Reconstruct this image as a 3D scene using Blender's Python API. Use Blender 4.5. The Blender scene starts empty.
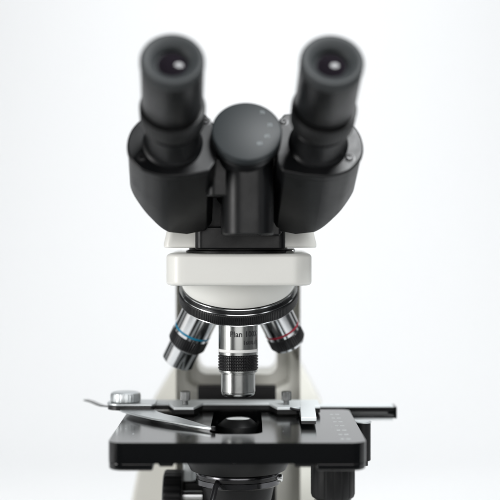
import bpy, bmesh, math, random
from mathutils import Vector, Matrix, noise
random.seed(7)
R = math.radians
SC = bpy.context.scene
COL = SC.collection
# All shapes below are written in millimetres; z = 0 is the top of the stage, 130 mm above the table.
BASE = Vector((0, 0, 130))
S = 0.001
def W(p): return (Vector(p) + BASE) * S

# ------------------------------------------------------------------ camera
cam_d = bpy.data.cameras.new('camera')
cam = bpy.data.objects.new('camera', cam_d); COL.objects.link(cam)
cam.location = W((7.7, -840, 123)); cam.rotation_euler = (R(90), 0, 0)
cam_d.sensor_width = 36; cam_d.lens = 93.1; cam_d.shift_y = -0.044
cam_d.clip_start = 0.01; cam_d.clip_end = 50
cam_d.dof.use_dof = True; cam_d.dof.focus_distance = 0.812; cam_d.dof.aperture_fstop = 4.1
SC.camera = cam

# ------------------------------------------------------------------ world, lamps, exposure
w = bpy.data.worlds.new('World'); SC.world = w; w.use_nodes = True
w.node_tree.nodes['Background'].inputs[0].default_value = (0.93, 0.97, 1.0, 1)
w.node_tree.nodes['Background'].inputs[1].default_value = 0.045
SC.view_settings.view_transform = 'Standard'; SC.view_settings.look = 'None'
SC.view_settings.exposure = 0.14; SC.view_settings.gamma = 1
def area(name, loc, target, sx, sy, power, color=(1, 1, 1)):
    d = bpy.data.lights.new(name, 'AREA'); d.shape = 'RECTANGLE'; d.size = sx; d.size_y = sy
    d.energy = power; d.color = color
    o = bpy.data.objects.new(name, d); COL.objects.link(o)
    o.location = Vector(loc)
    o.rotation_euler = (Vector(target) - Vector(loc)).to_track_quat('-Z', 'Y').to_euler()
    return o
area('backdrop_lamp_high', (0.05, 0.62, 1.2), (0.05, 1.36, 0.12), 0.6, 0.3, 4.5, (0.97, 0.985, 1))
area('backdrop_lamp_side', (-1.3, 0.5, 0.5), (0.0, 1.35, 0.3), 0.4, 0.9, 0.5, (0.97, 0.985, 1))
area('backdrop_lamp_flank', (1.3, 0.5, 0.5), (0.05, 1.35, 0.3), 0.4, 0.9, 0.8, (0.98, 0.99, 1))
area('softbox_left', (-0.95, -0.20, 0.45), (0, 0, 0.2), 0.5, 1.0, 1.6, (1, 0.99, 0.97))
area('softbox_right', (0.70, -0.62, 0.50), (0, 0, 0.2), 0.2, 0.6, 0.7, (0.96, 0.98, 1))
area('softbox_slant', (-1.05, -0.62, 0.30), (0, 0.05, 0.15), 0.35, 0.6, 7.0, (1, 0.99, 0.98))
area('softbox_front', (0.08, -1.15, 0.38), (0, 0.05, 0.15), 1.0, 0.6, 4.8, (1, 0.99, 0.98))
area('softbox_top', (0.36, -0.62, 1.28), (0, -0.05, 0.2), 0.5, 0.4, 20.0, (0.97, 0.99, 1)).data.shape = 'ELLIPSE'

# ------------------------------------------------------------------ materials
def mat(name, base, rough=0.4, metal=0.0, coat=0.0, spec=0.5, bump=0.0, bscale=2500, rvar=0.0, aniso=0.0, cvar=0.0, ior=1.45):
    m = bpy.data.materials.new(name); m.use_nodes = True
    nt = m.node_tree; b = nt.nodes['Principled BSDF']
    b.inputs['Base Color'].default_value = (*base, 1)
    b.inputs['Roughness'].default_value = rough
    b.inputs['Metallic'].default_value = metal
    b.inputs['Coat Weight'].default_value = coat
    b.inputs['Coat Roughness'].default_value = 0.12
    b.inputs['Specular IOR Level'].default_value = spec
    b.inputs['Anisotropic'].default_value = aniso
    b.inputs['IOR'].default_value = ior
    tc = nt.nodes.new('ShaderNodeTexCoord')
    if bump:
        n = nt.nodes.new('ShaderNodeTexNoise'); n.inputs['Scale'].default_value = bscale; n.inputs['Detail'].default_value = 3
        bp = nt.nodes.new('ShaderNodeBump'); bp.inputs['Strength'].default_value = bump; bp.inputs['Distance'].default_value = 0.0001
        nt.links.new(tc.outputs['Object'], n.inputs['Vector'])
        nt.links.new(n.outputs[0], bp.inputs['Height']); nt.links.new(bp.outputs[0], b.inputs['Normal'])
    if rvar or cvar:
        n2 = nt.nodes.new('ShaderNodeTexNoise'); n2.inputs['Scale'].default_value = 90; n2.inputs['Detail'].default_value = 6
        n2.inputs['Roughness'].default_value = 0.7
        nt.links.new(tc.outputs['Object'], n2.inputs['Vector'])
    if rvar:
        mr = nt.nodes.new('ShaderNodeMapRange')
        mr.inputs['From Min'].default_value = 0.3; mr.inputs['From Max'].default_value = 0.7
        mr.inputs['To Min'].default_value = max(0.02, rough - rvar); mr.inputs['To Max'].default_value = rough + rvar
        nt.links.new(n2.outputs[0], mr.inputs['Value']); nt.links.new(mr.outputs[0], b.inputs['Roughness'])
    if cvar:
        mx = nt.nodes.new('ShaderNodeMix'); mx.data_type = 'RGBA'
        mx.inputs['A'].default_value = (*[c * (1 - cvar) for c in base], 1)
        mx.inputs['B'].default_value = (*[min(1, c * (1 + cvar)) for c in base], 1)
        nt.links.new(n2.outputs[0], mx.inputs['Factor']); nt.links.new(mx.outputs['Result'], b.inputs['Base Color'])
    return m
M = dict(
    white=mat('white_enamel', (0.80, 0.80, 0.76), 0.34, coat=0.15, bump=0.05, bscale=1200, rvar=0.05),
    cream=mat('cream_enamel', (0.85, 0.845, 0.80), 0.45, bump=0.05, bscale=1200, rvar=0.05),
    black=mat('black_satin_paint', (0.0035, 0.0038, 0.0044), 0.36, spec=0.32, bump=0.25, bscale=2200, rvar=0.06, cvar=0.2),
    blackm=mat('black_matte_metal', (0.004, 0.0042, 0.0045), 0.45, spec=0.3, bump=0.1, bscale=2600, rvar=0.06),
    stage=mat('black_anodised_plate', (0.0022, 0.0025, 0.0028), 0.14),
    rubber=mat('black_rubber', (0.017, 0.020, 0.0215), 0.6, bump=0.2, bscale=2500),
    cap=mat('grey_black_cap', (0.014, 0.018, 0.020), 0.5, spec=0.4, bump=0.08, bscale=2600),
    knurl=mat('black_knurled_metal', (0.010, 0.010, 0.011), 0.33),
    chrome=mat('chrome', (0.60, 0.61, 0.62), 0.17, metal=1, rvar=0.02),
    nickel=mat('brushed_nickel', (0.42, 0.43, 0.42), 0.25, metal=1, rvar=0.03, cvar=0.06),
    silver=mat('satin_silver', (0.60, 0.63, 0.64), 0.38, metal=0.85, bump=0.1, rvar=0.05),
    steel=mat('dull_steel', (0.15, 0.155, 0.155), 0.25, metal=0.9),
    plate=mat('satin_plate', (0.70, 0.74, 0.75), 0.4, metal=0.15, bump=0.06, rvar=0.05),
    blue=mat('blue_enamel_band', (0.01, 0.20, 0.34), 0.3),
    red=mat('red_enamel_band', (0.30, 0.015, 0.035), 0.3),
    wband=mat('white_enamel_band', (0.92, 0.92, 0.9), 0.35),
    dark=mat('dark_chrome', (0.10, 0.10, 0.105), 0.2, metal=1),
    foot=mat('cream_enamel_casting', (0.66, 0.655, 0.61), 0.45, bump=0.05, bscale=1200, rvar=0.05),
    ink=mat('black_engraving', (0.01, 0.01, 0.012), 0.5),
    mark=mat('grey_engraving', (0.6, 0.64, 0.65), 0.5),
    mark2=mat('faded_numerals', (0.22, 0.25, 0.26), 0.5),
    lens=mat('coated_lens_glass', (0.010, 0.008, 0.011), 0.05, spec=0.15, ior=1.5),
    clens=mat('condenser_lens_glass', (0.5, 0.53, 0.53), 0.06, coat=1, spec=0.8),
    paper=mat('white_paper_backdrop', (0.84, 0.845, 0.85), 0.9, bump=0.02, bscale=60),
)

# ------------------------------------------------------------------ mesh helpers
def tag(o, label=None, cat=None, group=None, kind=None):
    for k, v in (('label', label), ('category', cat), ('group', group), ('kind', kind)):
        if v: o[k] = v
    return o
def finish(name, bm, m, parent=None, bevel=0.0, sharp=32, segs=3, label=None):
    bmesh.ops.remove_doubles(bm, verts=bm.verts, dist=1e-4)
    bmesh.ops.recalc_face_normals(bm, faces=bm.faces)
    # origin of each part at its own centre
    c = sum((v.co for v in bm.verts), Vector()) / len(bm.verts)
    for v in bm.verts: v.co = (v.co - c) * S
    me = bpy.data.meshes.new(name); bm.to_mesh(me); bm.free()
    for p in me.polygons: p.use_smooth = True
    me.set_sharp_from_angle(angle=R(sharp))
    me.materials.append(M[m])
    o = bpy.data.objects.new(name, me); COL.objects.link(o)
    o.matrix_world = Matrix.Translation(W(c))
    if parent:
        o.parent = parent
        o.matrix_parent_inverse = Matrix.Translation(-ORIG[parent.name])
    ORIG[o.name] = W(c)
    if bevel:
        b = o.modifiers.new('bevel', 'BEVEL'); b.width = bevel * S; b.segments = segs
        b.limit_method = 'ANGLE'; b.angle_limit = R(35); b.harden_normals = True
    if label: o['label'] = label
    return o
ORIG = {}
def loft(rings, caps=True):
    """rings: lists of equal length of points, joined in turn."""
    bm = bmesh.new(); vs = [[bm.verts.new(p) for p in r] for r in rings]; n = len(rings[0])
    for a, b in zip(vs, vs[1:]):
        for i in range(n):
            bm.faces.new((a[i], a[(i + 1) % n], b[(i + 1) % n], b[i]))
    if caps:
        bm.faces.new(vs[0]); bm.faces.new(vs[-1][::-1])
    return bm
class Frame:
    """origin + axis; p(r, a, t) is a point at radius r, angle a, distance t along the axis."""
    def __init__(s, o, axis, ref=(0, 0, 1)):
        s.o = Vector(o); s.a = Vector(axis).normalized()
        r = Vector(ref)
        if abs(r.dot(s.a)) > 0.95: r = Vector((0, -1, 0))
        s.v = (r - s.a * r.dot(s.a)).normalized(); s.u = s.v.cross(s.a).normalized()
    def p(s, r, a, t): return s.o + s.u * (r * math.cos(a)) + s.v * (r * math.sin(a)) + s.a * t
    def q(s, x, y, t): return s.o + s.u * x + s.v * y + s.a * t
def lathe(fr, prof, n=96, rad=None):
    """prof: (r, t) pairs. rad(r, a, t) may modulate the radius. Ends with r = 0 close to a point."""
    bm = bmesh.new(); rows = []
    for r, t in prof:
        if r < 1e-6: rows.append([bm.verts.new(fr.p(0, 0, t))]); continue
        row = []
        for i in range(n):
            a = 2 * math.pi * i / n
            row.append(bm.verts.new(fr.p(rad(r, a, t, i) if rad else r, a, t)))
        rows.append(row)
    for A, B in zip(rows, rows[1:]):
        if len(A) == 1 and len(B) == 1: continue
        for i in range(n):
            j = (i + 1) % n
            if len(A) == 1: bm.faces.new((A[0], B[j], B[i]))
            elif len(B) == 1: bm.faces.new((A[i], A[j], B[0]))
            else: bm.faces.new((A[i], A[j], B[j], B[i]))
    return bm
def solid(pairs):  # close both ends on the axis
    return [(0, pairs[0][1])] + pairs + [(0, pairs[-1][1])]
def box(x0, x1, y0, y1, z0, z1, fn=None):
    r = [[(x0, y0, z), (x1, y0, z), (x1, y1, z), (x0, y1, z)] for z in (z0, z1)]
    if fn: r = [[fn(p) for p in q] for q in r]
    return loft(r)
def rrect(x0, x1, y0, y1, rads, n=8):
    """rounded rectangle; rads for corners (x0y0, x1y0, x1y1, x0y1)"""
    out = []
    for (cx, cy, r, a0) in ((x0, y0, rads[0], 180), (x1, y0, rads[1], 270), (x1, y1, rads[2], 0), (x0, y1, rads[3], 90)):
        ox = cx + (r if cx == x0 else -r); oy = cy + (r if cy == y0 else -r)
        if r <= 0: out.append((cx, cy)); continue
        for k in range(n + 1):
            a = R(a0 + 90 * k / n); out.append((ox + r * math.cos(a), oy + r * math.sin(a)))
    return out
def prism(pts, z0, z1): return loft([[(x, y, z0) for x, y in pts], [(x, y, z1) for x, y in pts]])
def prism_hole(outer, inner, f0, f1):
    """outer / inner outlines, f0 / f1 turn an (a, b) pair into the near / far 3-D point"""
    bm = bmesh.new()
    for f in (f0, f1):
        for loop in (outer, inner):
            vs = [bm.verts.new(f(*p)) for p in loop]
            for i in range(len(vs)): bm.edges.new((vs[i], vs[(i + 1) % len(vs)]))
    bm.verts.ensure_lookup_table()
    no, ni = len(outer), len(inner); k = no + ni
    for h in (0, k):
        es = [e for e in bm.edges if all(h <= v.index < h + k for v in e.verts)]
        bmesh.ops.triangle_fill(bm, edges=es, use_beauty=True)
        bm.verts.ensure_lookup_table()
    bm.verts.index_update()
    V = bm.verts
    for base, n in ((0, no), (no, ni)):
        for i in range(n):
            j = (i + 1) % n
            bm.faces.new((V[base + i], V[base + j], V[base + j + k], V[base + i + k]))
    return bm
def join(bm, other):
    me = bpy.data.meshes.new('t'); other.to_mesh(me); other.free(); bm.from_mesh(me); bpy.data.meshes.remove(me); return bm
def text_bm(txt, size, place, thick=0.05, spacing=1.0, bold=0.0):
    """flat lettering: place(x, y, k) maps letter coordinates (mm, centred) and thickness to 3-D"""
    cu = bpy.data.curves.new('t', 'FONT'); cu.body = txt; cu.size = size; cu.extrude = thick / 2
    cu.align_x = 'CENTER'; cu.align_y = 'CENTER'; cu.space_character = spacing; cu.resolution_u = 3; cu.offset = size * bold
    o = bpy.data.objects.new('t', cu); COL.objects.link(o)
    bpy.context.view_layer.update()
    me = bpy.data.meshes.new_from_object(o.evaluated_get(bpy.context.evaluated_depsgraph_get()))
    bm = bmesh.new(); bm.from_mesh(me)
    bmesh.ops.subdivide_edges(bm, edges=[e for e in bm.edges if e.calc_length() > size * 0.25], cuts=2)
    for v in bm.verts: v.co = place(v.co.x, v.co.y, v.co.z + thick / 2)
    bpy.data.objects.remove(o); bpy.data.curves.remove(cu); bpy.data.meshes.remove(me)
    return bm
def tube(pts, r, n=10):
    rings = []
    P = [Vector(p) for p in pts]
    for i, p in enumerate(P):
        d = (P[min(i + 1, len(P) - 1)] - P[max(i - 1, 0)]).normalized()
        f = Frame(p, d); rr = r[i] if isinstance(r, (list, tuple)) else r
        rings.append([f.p(rr, 2 * math.pi * k / n, 0) for k in range(n)])
    return loft(rings)
def empty(name, loc, label, cat):
    o = bpy.data.objects.new(name, None); COL.objects.link(o); o.location = loc; o.empty_display_size = 0.05
    ORIG[o.name] = Vector(loc); return tag(o, label, cat)
def teeth(count, depth, n):
    k = n // count
    return lambda r, a, t, i: r - (depth if (i % k) < k / 2 else 0)

# ------------------------------------------------------------------ setting: seamless white sweep
prof = [(-250, -130.5)]
for k in range(33):
    a = R(90 * k / 32); prof.append((550 + 850 * math.sin(a), -130.5 + 850 * (1 - math.cos(a))))
prof.append((1400, 2600))
bm = bmesh.new()
rows = [[bm.verts.new((x, y, z)) for y, z in prof] for x in (-950, 950)]
for i in range(len(prof) - 1): bm.faces.new((rows[0][i], rows[1][i], rows[1][i + 1], rows[0][i + 1]))
tag(finish('backdrop', bm, 'paper', sharp=60), kind='structure', label='seamless white paper sweep under and behind the microscope')

# ------------------------------------------------------------------ the microscope
SCOPE = empty('microscope', (0, 0.05, 0.0), 'white and black binocular microscope standing against a plain white background', 'microscope')

# ---- stand: base, arm with its opening, flared foot of the arm, top plate
finish('base', prism(rrect(-88, 88, -105, 165, (26, 26, 30, 30)), -130, -104), 'white', SCOPE, bevel=5)
out = [(-45, -110), (43.5, -110), (43.5, 96), (-45, 96)]
hole = [(x, z) for x, z in rrect(-30, 27, 19, 84, (7, 7, 9, 9))]
arm = finish('arm', prism_hole(out, hole, lambda a, b: (a, 80, b), lambda a, b: (a, 128, b)), 'cream', SCOPE, bevel=1.5)
fl = [(-84, -112), (-80, -81), (-71, -36), (-64, -4), (-49, 20), (-38, 36), (-38, 10), (-20, 2), (20, 2), (36, 10), (36, 36), (45, 24), (60, -4), (68, -36), (76, -81), (80, -112)]
finish('arm_foot', loft([[(x, 104, z) for x, z in fl], [(x, 152, z) for x, z in fl]]), 'foot', SCOPE, bevel=3)
# black dovetail slide on the arm that carries the stage
finish('focus_slide', box(-29, 26, 66, 79, -90, 12), 'blackm', SCOPE, bevel=0.8)
finish('stage_bracket', box(-20, 18, 25, 66, -40, -12.5), 'blackm', SCOPE, bevel=1)
# top plate (arm head)
tp = finish('arm_head', prism(rrect(-44.6, 46.2, -45, 126, (13, 13, 20, 20), 12), 87.3, 107), 'white', SCOPE, bevel=2.3)

# ---- nosepiece
T = R(24); ct, st = math.cos(T), math.sin(T)
C = Vector((0, 18.3, 76.3)); D = Vector((0, st, -ct))
NF = Frame(C, D, (0, -1, 0))
N = 72
r1 = []; r0 = []; r2 = []
for i in range(N):
    a = 2 * math.pi * i / N
    p = NF.p(37.0, a, -11.5); p.z = min(p.z, 94); r1.append(tuple(p))
    p = NF.p(38.2, a, -15.5); p.z = min(p.z, 94.5); r0.append(tuple(p))
    p = NF.p(38.6, a, -12); r2.append((p.x, (p.y - 18.3) * 1.04 + 15.5, 95))
finish('nosepiece_hood', loft([r1, r0, r2]), 'white', SCOPE, sharp=50, bevel=0.4)
nose = finish('nosepiece', lathe(NF, [(0, -13), (35.0, -13), (35.6, -10.6), (36.4, -10.2), (36.4, -8.2), (36, -6.8), (36, -0.3), (37.8, -0.2), (37.6, 0.6), (14, 3.2), (0, 3.2)]), 'knurl', SCOPE)
finish('chrome_ring', lathe(NF, [(35.6, -10.7), (37.3, -10.6), (37.5, -10.3), (37.3, -9.9), (36.2, -9.8)]), 'chrome', nose)
finish('chrome_ring', lathe(NF, [(36.2, -7.9), (38.7, -7.8), (38.9, -7.4), (38.7, -7.0), (36.2, -6.95)]), 'chrome', nose)
finish('chrome_ring', lathe(NF, [(36.5, -0.25), (38.8, -0.2), (39.0, 0.1), (38.8, 0.4), (36.5, 0.5)]), 'chrome', nose)
finish('grip_ring', lathe(NF, [(36.2, -6.9), (39.0, -6.9), (39.6, -6.4), (39.6, -0.8), (39.0, -0.3), (36.2, -0.3)], 720,
      rad=lambda r, a, t, i: r - (0.38 if (i % 4) < 2 and r > 39.2 else 0)), 'knurl', nose)

# ---- objectives
def objective(axis_o, axis_d, kind, label, band, twist=0):
    f = Frame(axis_o, axis_d, (0, -1, 0))
    k = kind; rs = k.get('rs', 1); f.u = f.u * rs; f.v = f.v * rs
    body = finish('objective', lathe(f, [(11.6, -7), (11.6, 2.2), (12.5, 2.4), (12.7, 2.8), (12.7, 5.0), (12.35, 5.1), (12.35, 5.7), (12.7, 5.8),
              (12.7, k['band'] - 0.05), (12.2, k['band']), (12.2, k['band'] + k.get('bw', 1.9)), (12.7, k['band'] + k.get('bw', 1.9) + .05), (12.7, k['grip'] - 0.4), (12.2, k['grip'] - 0.1), (11, k['grip'] + 0.5)], 128),
              'nickel' if band == 'wband' else 'chrome', SCOPE, label=label)
    b0 = k['band'] + 0.02
    finish('colour_band', lathe(f, [(12.2, b0), (12.74, b0), (12.8, b0 + .2), (12.8, b0 + k.get('bw', 1.9) - .24), (12.74, b0 + k.get('bw', 1.9) - .04), (12.2, b0 + k.get('bw', 1.9) - .04)], 128), band, body)
    g0, g1 = k['grip'], k['gend']
    pr = [(11.2, g0)]
    if k['diamond']:
        rowsn = 5; h = (g1 - g0) / rowsn
        for q in range(rowsn):
            z = g0 + q * h
            pr += [(12.2, z + .05), (13.0, z + h * .3), (13.0, z + h * .7), (12.2, z + h - .05)]
        rad = lambda r, a, t, i: r - (0.6 if (i % 8) < 4 and r > 12.6 else 0)
        n = 384
    else:
        pr += [(12.5, g0), (13.0, g0 + .5), (13.0, g1 - 1.2), (12.2, g1)]
        rad = lambda r, a, t, i: r - (0.45 if (i % 6) < 3 and r > 12.8 else 0)
        n = 288
    pr += [(10.2, g1 + 0.05)]
    finish('grip_ring', lathe(f, pr, n, rad=rad), 'knurl', body)
    e = k['end']
    if k.get('smooth'):
        pr = [(10, g1 - .5), (11.7, g1 - .2), (11.9, g1 + .2), (11.5, g1 + .8), (11.1, g1 + 1.2), (11.1, e - 0.6), (10.6, e), (8.2, e + .1), (4.2, e + 0.4), (3.6, e - 0.2)]
    elif k['long']:
        pr = [(10, g1 - .5), (12.3, g1), (12.6, g1 + .3), (12.6, g1 + 1.4), (12.2, g1 + 1.7), (10.6, g1 + 1.9), (10.6, g1 + 2.6), (11.1, g1 + 2.8), (11.1, e - 3.2), (10.8, e - 2.9),
              (10.8, e - 1.9), (10.3, e - 0.9), (8.2, e), (4.2, e + 0.4), (3.6, e - 0.2)]
    else:
        pr = [(10, g1 - .5), (11.6, g1 - .3), (11.8, g1), (11.4, e - 0.6), (10.4, e), (4.5, e), (3.6, e - 0.6)]
    nz = finish('nose_cone', lathe(f, pr, 128), 'nickel' if band == 'wband' else 'chrome', body)
    finish('front_lens', lathe(f, [(3.8, e - .7), (3.0, e - .1), (1.6, e + .2), (0, e + .3)], 48), 'lens', nz)
    return body, f
o1, f1 = objective((0, 0, 68.2), (0, 0, -1), dict(band=23.4, grip=27.4, gend=36.8, end=54.4, diamond=True, long=True), 'upright middle objective with white band and engraved lettering', 'wband')
def wrap(fx, r, a0, t0):
    # letters wrap round the barrel, reading from the front; a0 in degrees from straight ahead, positive to the right
    def g(x, y, k):
        a = R(a0) + x / r
        return Vector(((r + k) * math.sin(a), -(r + k) * math.cos(a), 68.2 - t0 + y))
    return g
e1 = text_bm('Plan 100X', 5.0, wrap(f1, 12.71, 23, 13.4), 0.05, 1.02, 0.022)
join(e1, text_bm('160/0.17', 3.3, wrap(f1, 12.71, 42, 19.0), 0.05, 1.02, 0.02))
finish('engraving', e1, 'ink', o1)
P = lambda sx: C + Vector((sx * 20, 0, 0))
dirL = D * ct + Vector((-1, 0, 0)) * st; dirR = D * ct + Vector((1, 0, 0)) * st
objective(P(-1), dirL, dict(band=24.8, grip=28.8, gend=37.4, end=52.3, diamond=False, long=True, smooth=True, bw=1.6), 'left objective with thin blue band', 'blue')
objective(P(0.94), dirR, dict(band=24.0, grip=27.8, gend=36.0, end=38.2, diamond=False, long=False, bw=1.4, rs=0.95), 'short right objective with thin red band', 'red')

# ---- stage
so = rrect(-74.2, 74.8, -100, 37, (9, 9, 6, 6), 8)
si = rrect(-16.6, 15.2, -69, 31, (9, 9, 6, 6), 8)
stg = finish('stage', prism_hole(so, si, lambda a, b: (a, b, -12), lambda a, b: (a, b, 0)), 'stage', SCOPE, bevel=0.7)
# thicker side rails under the plate
for x0, x1, rr in ((-74.0, -48, (9, 0, 0, 6)), (46, 74.6, (0, 9, 6, 0))):
    finish('side_rail', prism(rrect(x0, x1, -99.8, 36, rr, 8), -16.2, -11.5), 'stage', stg, bevel=1.2)
finish('guide_block', loft([[(-45.4, y, -11.8), (-36.5, y, -11.8), (-36.5, y, -14.2), (-44.2, y, -14.2)] for y in (-97, 30)]), 'blackm', stg, bevel=0.3)
finish('guide_block', box(33.5, 45.8, -97, 30, -14.4, -11.8), 'blackm', stg, bevel=0.3)
# scale along the right edge
sc = bmesh.new()
for q in range(7):
    y = -86 + q * 16.5
    join(sc, box(60.5, 62.6, y - .6, y + .6, 0.01, 0.03)); join(sc, box(63.8, 66.4, y - .6, y + .6, 0.01, 0.03))
finish('stage_scale', sc, 'mark', stg)
finish('speck', lathe(Frame((-62, -68, 0), (0, 0, 1)), solid([(0.5, 0.0), (0.35, 0.15)]), 16), 'mark', stg)

dust = bmesh.new(); rd = random.Random(3)
for q in range(46):
    x, y = rd.uniform(-70, 70), rd.uniform(-96, 20)
    if -19 < x < 18 and y > -72: continue
    rr = rd.choice((.08, .1, .12, .16, .22))
    join(dust, lathe(Frame((x, y, 0), (0, 0, 1)), solid([(rr, 0.0), (rr * .7, rr * .6)]), 7))
finish('dust', dust, 'mark', stg)['kind'] = 'stuff'

# ---- slide holder on the stage
hp = [(-60, 26), (-47, 26), (-42, 5), (-29, 5), (-24, 27), (20.5, 27), (25.5, 5), (38, 5), (43, 12), (54, 12), (54, 42), (-60, 42)]
hold = finish('slide_holder', loft([[(x, y, 4.0) for x, y in hp], [(x, y, 5.9) for x, y in hp]]), 'plate', SCOPE, bevel=0.5)
finish('shadow_strip', loft([[(x, y + 1.2, 1.2) for x, y in hp[:-2]] + [(54, 41, 1.2), (-60, 41, 1.2)], [(x, y + 1.2, 3.9) for x, y in hp[:-2]] + [(54, 41, 3.9), (-60, 41, 3.9)]]), 'blackm', hold).name = 'holder_shadow_strip'  # black strip under the holder plate, stands in for its shadow line
for x in (-35.2, 31.8):
    finish('thumb_screw', lathe(Frame((x, 17, 5.9), (0, 0, 1)), solid([(1.9, 0), (1.9, 2.6), (3.2, 3.0), (3.3, 3.4), (3.3, 8.4), (2.9, 8.9)]), 96, rad=lambda r, a, t, i: r - (0.25 if i % 4 < 2 and r > 3.25 else 0)), 'steel', hold)
# movable finger: knob, mount, curved jaw, bent tail
finish('pivot_knob', lathe(Frame((-75.4, 24, 7.0), (0, 0, 1)), solid([(8.8, 0), (9.9, .5), (10.1, 1.2), (10.1, 4.6), (9.6, 5.9), (8.2, 6.6), (6.6, 6.8)]), 120, rad=lambda r, a, t, i: r - (0.18 if i % 4 < 2 and r > 10.0 else 0)), 'silver', hold)
finish('pivot_plate', prism(rrect(-87.4, -55, 12, 35.5, (10, 3, 3, 10)), 5.5, 7.0), 'silver', hold, bevel=0.4)
finish('pivot_base', prism(rrect(-87, -55.6, 11.6, 34.4, (9.6, 3, 3, 9.6)), 2.7, 5.4), 'knurl', hold)
lo = [(-84, 27), (-76, 7), (-65.5, -10), (-54, -26), (-40.6, -40), (-28, -51.5), (-17.5, -61), (-14.5, -62)]
hi = [(-58, 27), (-57.5, 18), (-52, 2), (-47, -8), (-38, -20), (-27, -40), (-17, -56), (-14.2, -59)]
fing = lo + hi[::-1]
finish('slide_finger', loft([[(x, y, 2.0 - 0.6 * (y < -50)) for x, y in fing], [(x, y, 3.4 - 0.6 * (y < -50)) for x, y in fing]]), 'silver', hold, bevel=0.35)
finish('finger_tip', lathe(Frame((-14.6, -60.6, 1.0), (0, 0, 1)), solid([(1.3, 0), (1.5, .3), (1.5, 2.0), (1.2, 2.3)]), 32), 'knurl', hold)
tl = [(-106, 56, 3.4), (-101, 49, 3.2), (-96, 41, 2.5), (-92, 34, 2.4), (-86, 29, 2.6), (-80, 24, 3.0)]
finish('finger_lever', loft([[(x - 1.6, y - 1, z), (x + 1.6, y + 1, z), (x + 1.6, y + 1, z + .9), (x - 1.6, y - 1, z + .9)] for x, y, z in tl]), 'steel', hold, bevel=0.2)
finish('fixed_jaw', loft([[(39.2, -42, z), (48.8, -42, z), (51, 36, z), (41.4, 36, z)] for z in (3.6, 6.2)]), 'plate', hold, bevel=0.6)
finish('jaw_pad', box(39.6, 48.4, -41.5, 10, 1.9, 3.5), 'knurl', hold)
finish('jaw_link', tube([(34, 4, 5.4), (38, 2, 4.6), (42, 0, 4.2)], 0.8), 'knurl', hold)

# ---- mechanical rail behind the stage, running out to the right
rail = finish('cross_rail', loft([[(x, 45, -7.2), (x, 45, -5.4), (x, 47, -5.2), (x, 47, -1.9), (x, 45, -1.6), (x, 45, 0.4), (x, 60, 0.4), (x, 60, -7.2)] for x in (36, 106.5)]), 'stage', SCOPE, bevel=0.25)
finish('rack', box(60, 102, 45.9, 47.1, -4.6, -2.9), 'steel', rail)
finish('rail_strip', box(36.5, 105.5, 44.4, 59, -8.6, -7.2), 'silver', rail)
finish('end_cap', box(106.5, 108.2, 44.6, 60.4, -7.4, 0.7), 'stage', rail, bevel=0.4)
finish('top_strip', box(36.5, 106.2, 46, 59.6, 0.4, 0.75), 'plate', rail)
kb = finish('rail_post', lathe(Frame((81.0, 0, -28), (0, 0, 1)), [(0, 0), (4.6, 0), (5.1, .4), (5.1, 24.4), (4.8, 24.7)], 64), 'blackm', SCOPE)
finish('post_top', lathe(Frame((81.0, 0, -28), (0, 0, 1)), [(4.8, 24.6), (5.5, 24.7), (5.6, 25.2), (4.9, 25.7), (0, 25.7)], 64), 'silver', kb)
finish('post_foot', box(70, 84, -4, 4, -31, -27.9), 'blackm', kb, bevel=.5)

# ---- coaxial stage knob under the right side
kf = Frame((58, -55, -16.3), (0, 0, -1), (0, -1, 0))
sk = finish('stage_knob', lathe(kf, [(0, 0), (13.2, 0), (13.4, .4), (13.4, 21.5), (12.8, 23.4), (11.2, 24.6), (0, 24.6)], 240, rad=lambda r, a, t, i: r - (0.35 if i % 15 < 3 and r > 13.3 else 0)), 'blackm', SCOPE)
finish('lower_knob', lathe(kf, [(9, 24.6), (9.2, 25.8), (11.4, 26.0), (11.6, 26.4), (11.6, 46), (11, 47), (0, 47)], 120, rad=lambda r, a, t, i: r - (0.3 if i % 10 < 3 and r > 11.5 else 0)), 'steel', sk)

# ---- condenser in the stage opening and below it
cf = Frame((0, 0, 0), (0, 0, -1), (0, -1, 0))
cond = finish('condenser', lathe(cf, [(7.7, 0.7), (8.0, 0.6), (13.0, 4.6), (13.4, 5.4), (13.4, 12), (27, 12.2), (34.5, 16.0), (34.5, 24), (33.0, 29), (31, 33.0), (27.4, 33.4), (25.5, 33.6), (25.5, 34.6),
      (20, 60), (20, 78), (0, 78)], 128), 'blackm', SCOPE)
finish('condenser_lens', lathe(cf, [(7.8, 1.1), (7.6, 0.7), (6.0, 0.2), (3.5, -0.1), (0, -0.2)], 64), 'clens', cond)
finish('diaphragm_ring', lathe(cf, [(25, 34.0), (27.3, 34.2), (27.6, 34.8), (27.6, 36.0), (26.7, 36.2), (26.7, 38.4), (27.4, 38.6), (27.4, 41.8), (26.6, 42.6), (20, 43)], 128), 'dark', cond)
finish('ring_band', lathe(cf, [(26.75, 36.3), (26.95, 36.3), (26.95, 38.3), (26.75, 38.3)], 128), 'knurl', cond)
finish('diaphragm_lever', tube([(-12.5, -22, -37.5), (-14, -29, -40), (-16, -37, -47), (-18, -45, -56)], [1.8, 1.8, 1.9, 2.4], 12), 'knurl', cond)
finish('set_screw', lathe(Frame((-2, -33.2, -22.5), (0, -1, 0)), solid([(1.9, -1.5), (1.9, 1.0), (1.4, 1.5)]), 24), 'knurl', cond)
finish('set_screw', lathe(Frame((25.9, -7, -38), (1, -0.2, 0)), solid([(2.6, -1.5), (2.6, 2.0), (2.2, 2.6)]), 24), 'chrome', cond)
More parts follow.
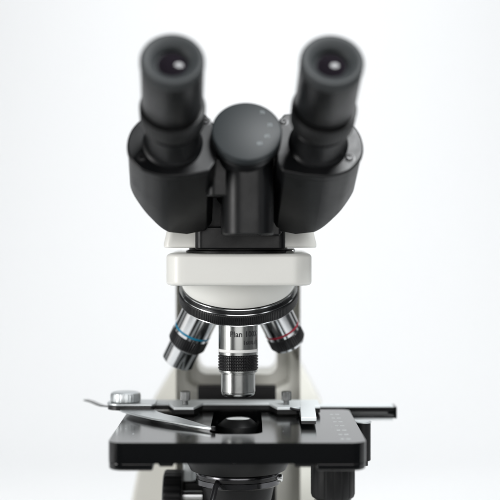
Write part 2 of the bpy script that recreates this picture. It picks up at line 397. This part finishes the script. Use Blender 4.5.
# condenser height knob on the left
ck = finish('condenser_knob', lathe(Frame((-50.5, 30, -62), (1, 0, 0)), solid([(19, 0), (21.5, .8), (22.3, 2.2), (22.3, 11.6), (21.5, 12.8), (19, 13.3)]), 180, rad=lambda r, a, t, i: r - (0.3 if i % 6 < 3 and r > 22.2 else 0)), 'blackm', SCOPE)
finish('shaft', lathe(Frame((-37.4, 30, -57), (1, 0, 0)), solid([(3.6, 0), (3.6, 13)]), 48), 'chrome', ck)
finish('knob_bracket', box(-37, -22, 34, 66, -72, -49), 'blackm', SCOPE, bevel=1)
finish('bracket_plate', prism(rrect(-37.5, -28.5, 34, 64, (0, 5, 0, 0)), -48.5, -33), 'plate', SCOPE, bevel=1)

# ---- binocular head (turned a little on the dovetail)
PSI = R(3.2); cp, sp = math.cos(PSI), math.sin(PSI)
def H(X, F, Z): return Vector((X * cp + F * sp, -F * cp + X * sp, Z))
def HD(X, F, Z): return H(X, F, Z)
TH = R(30); cT, sT = math.cos(TH), math.sin(TH)
E = HD(0, cT, sT); U = HD(0, -sT, cT); XR = HD(1, 0, 0)
def HT(X, Z0, F0): # frame whose axis points along the eyepiece
    f = Frame((0, 0, 0), E); f.o = H(X, F0, Z0); f.a = E; f.u = XR; f.v = U
    return f
dove = finish('dovetail', lathe(Frame((0, 4, 106.8), (0, 0, 1)), solid([(33, 0), (34, .4), (34, 1.5), (32, 2.2), (32, 3.6)]), 128), 'blackm', SCOPE)
finish('lock_screw', lathe(Frame((31, -10, 108.5), (0.9, -0.6, 0)), solid([(1.5, 0), (1.5, 5.5), (1.1, 6)]), 24), 'chrome', dove)
casing = [H(x, y, 0).xy for x, y in rrect(-48.0, 49.5, -60, 20, (8, 8, 5, 5), 8)]
cas2 = [H(x, y, 0).xy for x, y in rrect(-45.2, 46.6, -58, 17, (8, 8, 5, 5), 8)]
head = finish('head_casing', loft([[(p.x, p.y, 110.4) for p in casing], [(p.x, p.y, 113) for p in casing], [(p.x, p.y, 126) for p in cas2]]), 'white', SCOPE, bevel=1.0)
# black front cover between the white shoulders
fc = [H(x, y, 0).xy for x, y in rrect(-28.2, 28.4, -40, 33, (4, 4, 5, 5), 8)]
finish('front_cover', prism([(p.x, p.y) for p in fc], 109.6, 124), 'black', head, bevel=1.2)
finish('head_body', loft([[H(x, f, z) for x, f in ((-12, -20), (26, -20), (26, fr_), (-12, fr_))] for z, fr_ in ((119, 37), (134, 40), (158, 20))]), 'black', head, bevel=2)
finish('head_rib', loft([[H(x, f, z) for x, f in ((11, 10), (24, 10), (24, 46), (11, 46))] for z in (118, 141)]), 'black', head, bevel=1.5)

def catmull(pts, k=5):
    out = []
    for i in range(1, len(pts) - 2):
        p0, p1, p2, p3 = (Vector(q) for q in pts[i - 1:i + 3])
        for j in range(k):
            t = j / k
            out.append(0.5 * ((2 * p1) + (p2 - p0) * t + (2 * p0 - 5 * p1 + 4 * p2 - p3) * t * t + (3 * p1 - p0 - 3 * p2 + p3) * t ** 3))
    out.append(Vector(pts[-2])); return out
# outline (x outward negative, u, how far back the drum runs)
curve = [(3, -22.2, 68.8), (-2.5, -22.2, 66.2), (-7.8, -21.6, 61.2), (-13.4, -19.8, 54), (-18.8, -16.6, 47.2), (-25, -8.3, 42), (-26.3, 0.5, 42), (-23.9, 10, 44), (-18, 17.5, 50), (-9, 22, 60), (0, 23, 68)]
OUTL = [Vector((21, -18.6, 70)), Vector((9, -21.4, 70))] + catmull(curve, 9) + [Vector((10, 22.4, 70)), Vector((19, 21.5, 70)), Vector((23.5, 15, 70)), Vector((24.6, -3, 70)), Vector((24.6, -13, 70))]
ZA, FA, XA = 171.6, 93, 42.1
def housing(sx, label):
    f = HT(sx * XA, ZA, FA)
    g = 1 if sx < 0 else -1   # mirror
    def ring(scale, tf): return [f.q(g * p.x * scale, p.y * scale, tf(p)) for p in OUTL]
    front = ring(1, lambda p: 0); r1 = ring(1, lambda p: -4.6); 
    cov = finish('prism_housing', loft([ring(.978, lambda p: -4.4), ring(.978, lambda p: -p.z * .6), ring(.978, lambda p: -p.z * .93), ring(.955, lambda p: -p.z)]), 'black', SCOPE, bevel=0.9, sharp=34, label=label)
    finish('front_cover', loft([front, r1]), 'black', cov, bevel=1.3, sharp=25)
    # screws on the cover
    for (x, u, r) in ((-17.5, -9.5, 2.5), (19.5, 15.5, 2.0)):
        s = finish('screw', lathe(Frame(f.q(g * x, u, 0), E), [(r + .8, 0.02), (r + .8, .25), (r, .3), (r, .9), (r * .8, 1.2), (r * .45, 1.2), (r * .45, 0.3), (0, 0.3)], 32), 'knurl', cov)
    # tube, diopter ring, eyepiece
    tb = finish('eyepiece_tube', lathe(f, [(17.4, -1), (17.4, 1.0), (16.2, 2.2), (15.9, 3), (15.9, 20), (15.2, 21), (15.2, 44), (0, 44)], 128), 'black', cov)
    dr = finish('diopter_ring', lathe(f, [(14, 24.5), (17.6, 24.7), (18.2, 25.4), (18.4, 36.6), (17.9, 37.6), (15, 38.0)], 192, rad=lambda r, a, t, i: r - (0.15 if i % 4 < 2 and r > 18.1 else 0)), 'blackm', cov)
    ey = finish('eyepiece', lathe(f, [(14.5, 37.5), (14.5, 40.6), (16.4, 40.8), (16.9, 41.6), (16.9, 73.6), (16.2, 74.2), (8, 74.2)], 128), 'black', cov, sharp=40)
    finish('eyecup', lathe(f, [(15.8, 73.9), (17.0, 74.2), (17.15, 74.8), (17.1, 78.2), (16.5, 79.6), (15.4, 80.0), (14.2, 79.8), (12.2, 79.0), (10.2, 77.8), (9.2, 76.8), (8.7, 76.0), (8.5, 74.6), (7.9, 74.3), (0, 74.3)], 128), 'rubber', ey, sharp=50)
    finish('eye_lens', lathe(f, [(8.1 * math.sin(R(q * 3.25)) / math.sin(R(26)), 74.3 + 18.5 * (math.cos(R(q * 3.25)) - math.cos(R(26)))) for q in range(8, -1, -1)], 64), 'lens', ey)
    return f
housing(-1, 'left eyepiece housing')
housing(1, 'right eyepiece housing')
# hinge between the housings with its round scale cap
hf = HT(0.4, 177.6, 97)
hg = finish('hinge', lathe(hf, solid([(17, -62), (17.4, -60), (17.4, -7), (19.4, -6.4), (20.4, -5.5), (20.4, -3.4), (19, -3.0)]), 128), 'black', SCOPE)
cap = finish('hinge_cap', lathe(hf, [(18.5, -3.2), (19.9, -3.0), (20.3, -2.4), (20.3, 1.2), (19.8, 1.9), (18.7, 2.3), (0, 2.5)], 128), 'cap', hg)
def vcol(x0, x1, f0, f1, z0, z1, r): return loft([[H(x, f, z) for x, f in rrect(x0, x1, f0, f1, (0, 0, r, r), 10)] for z in (z0, z1)])
finish('hinge_column', vcol(-12.5, 17, 40, 93, 119, 166, 12), 'black', hg, bevel=1, sharp=40)
finish('hinge_bridge', vcol(-22.5, 12, 35, 86, 141.5, 164, 6), 'black', hg, bevel=1.2, sharp=40)
finish('back_plate', box(-26, 27, 0, 18, 120, 186, lambda p: H(*p)), 'black', hg, bevel=2)
tx = bmesh.new()
for (x, y, s_) in ((9.3, 12.6, '75'), (13.2, 3.8, '70'), (11.5, -3.8, '65'), (7.0, -8.8, '60')):
    join(tx, text_bm(s_, 3.0, lambda a, b, k, x=x, y=y: hf.q(x + a, y + b, 2.42 + k), 0.1))
finish('scale_numbers', tx, 'mark2', cap)
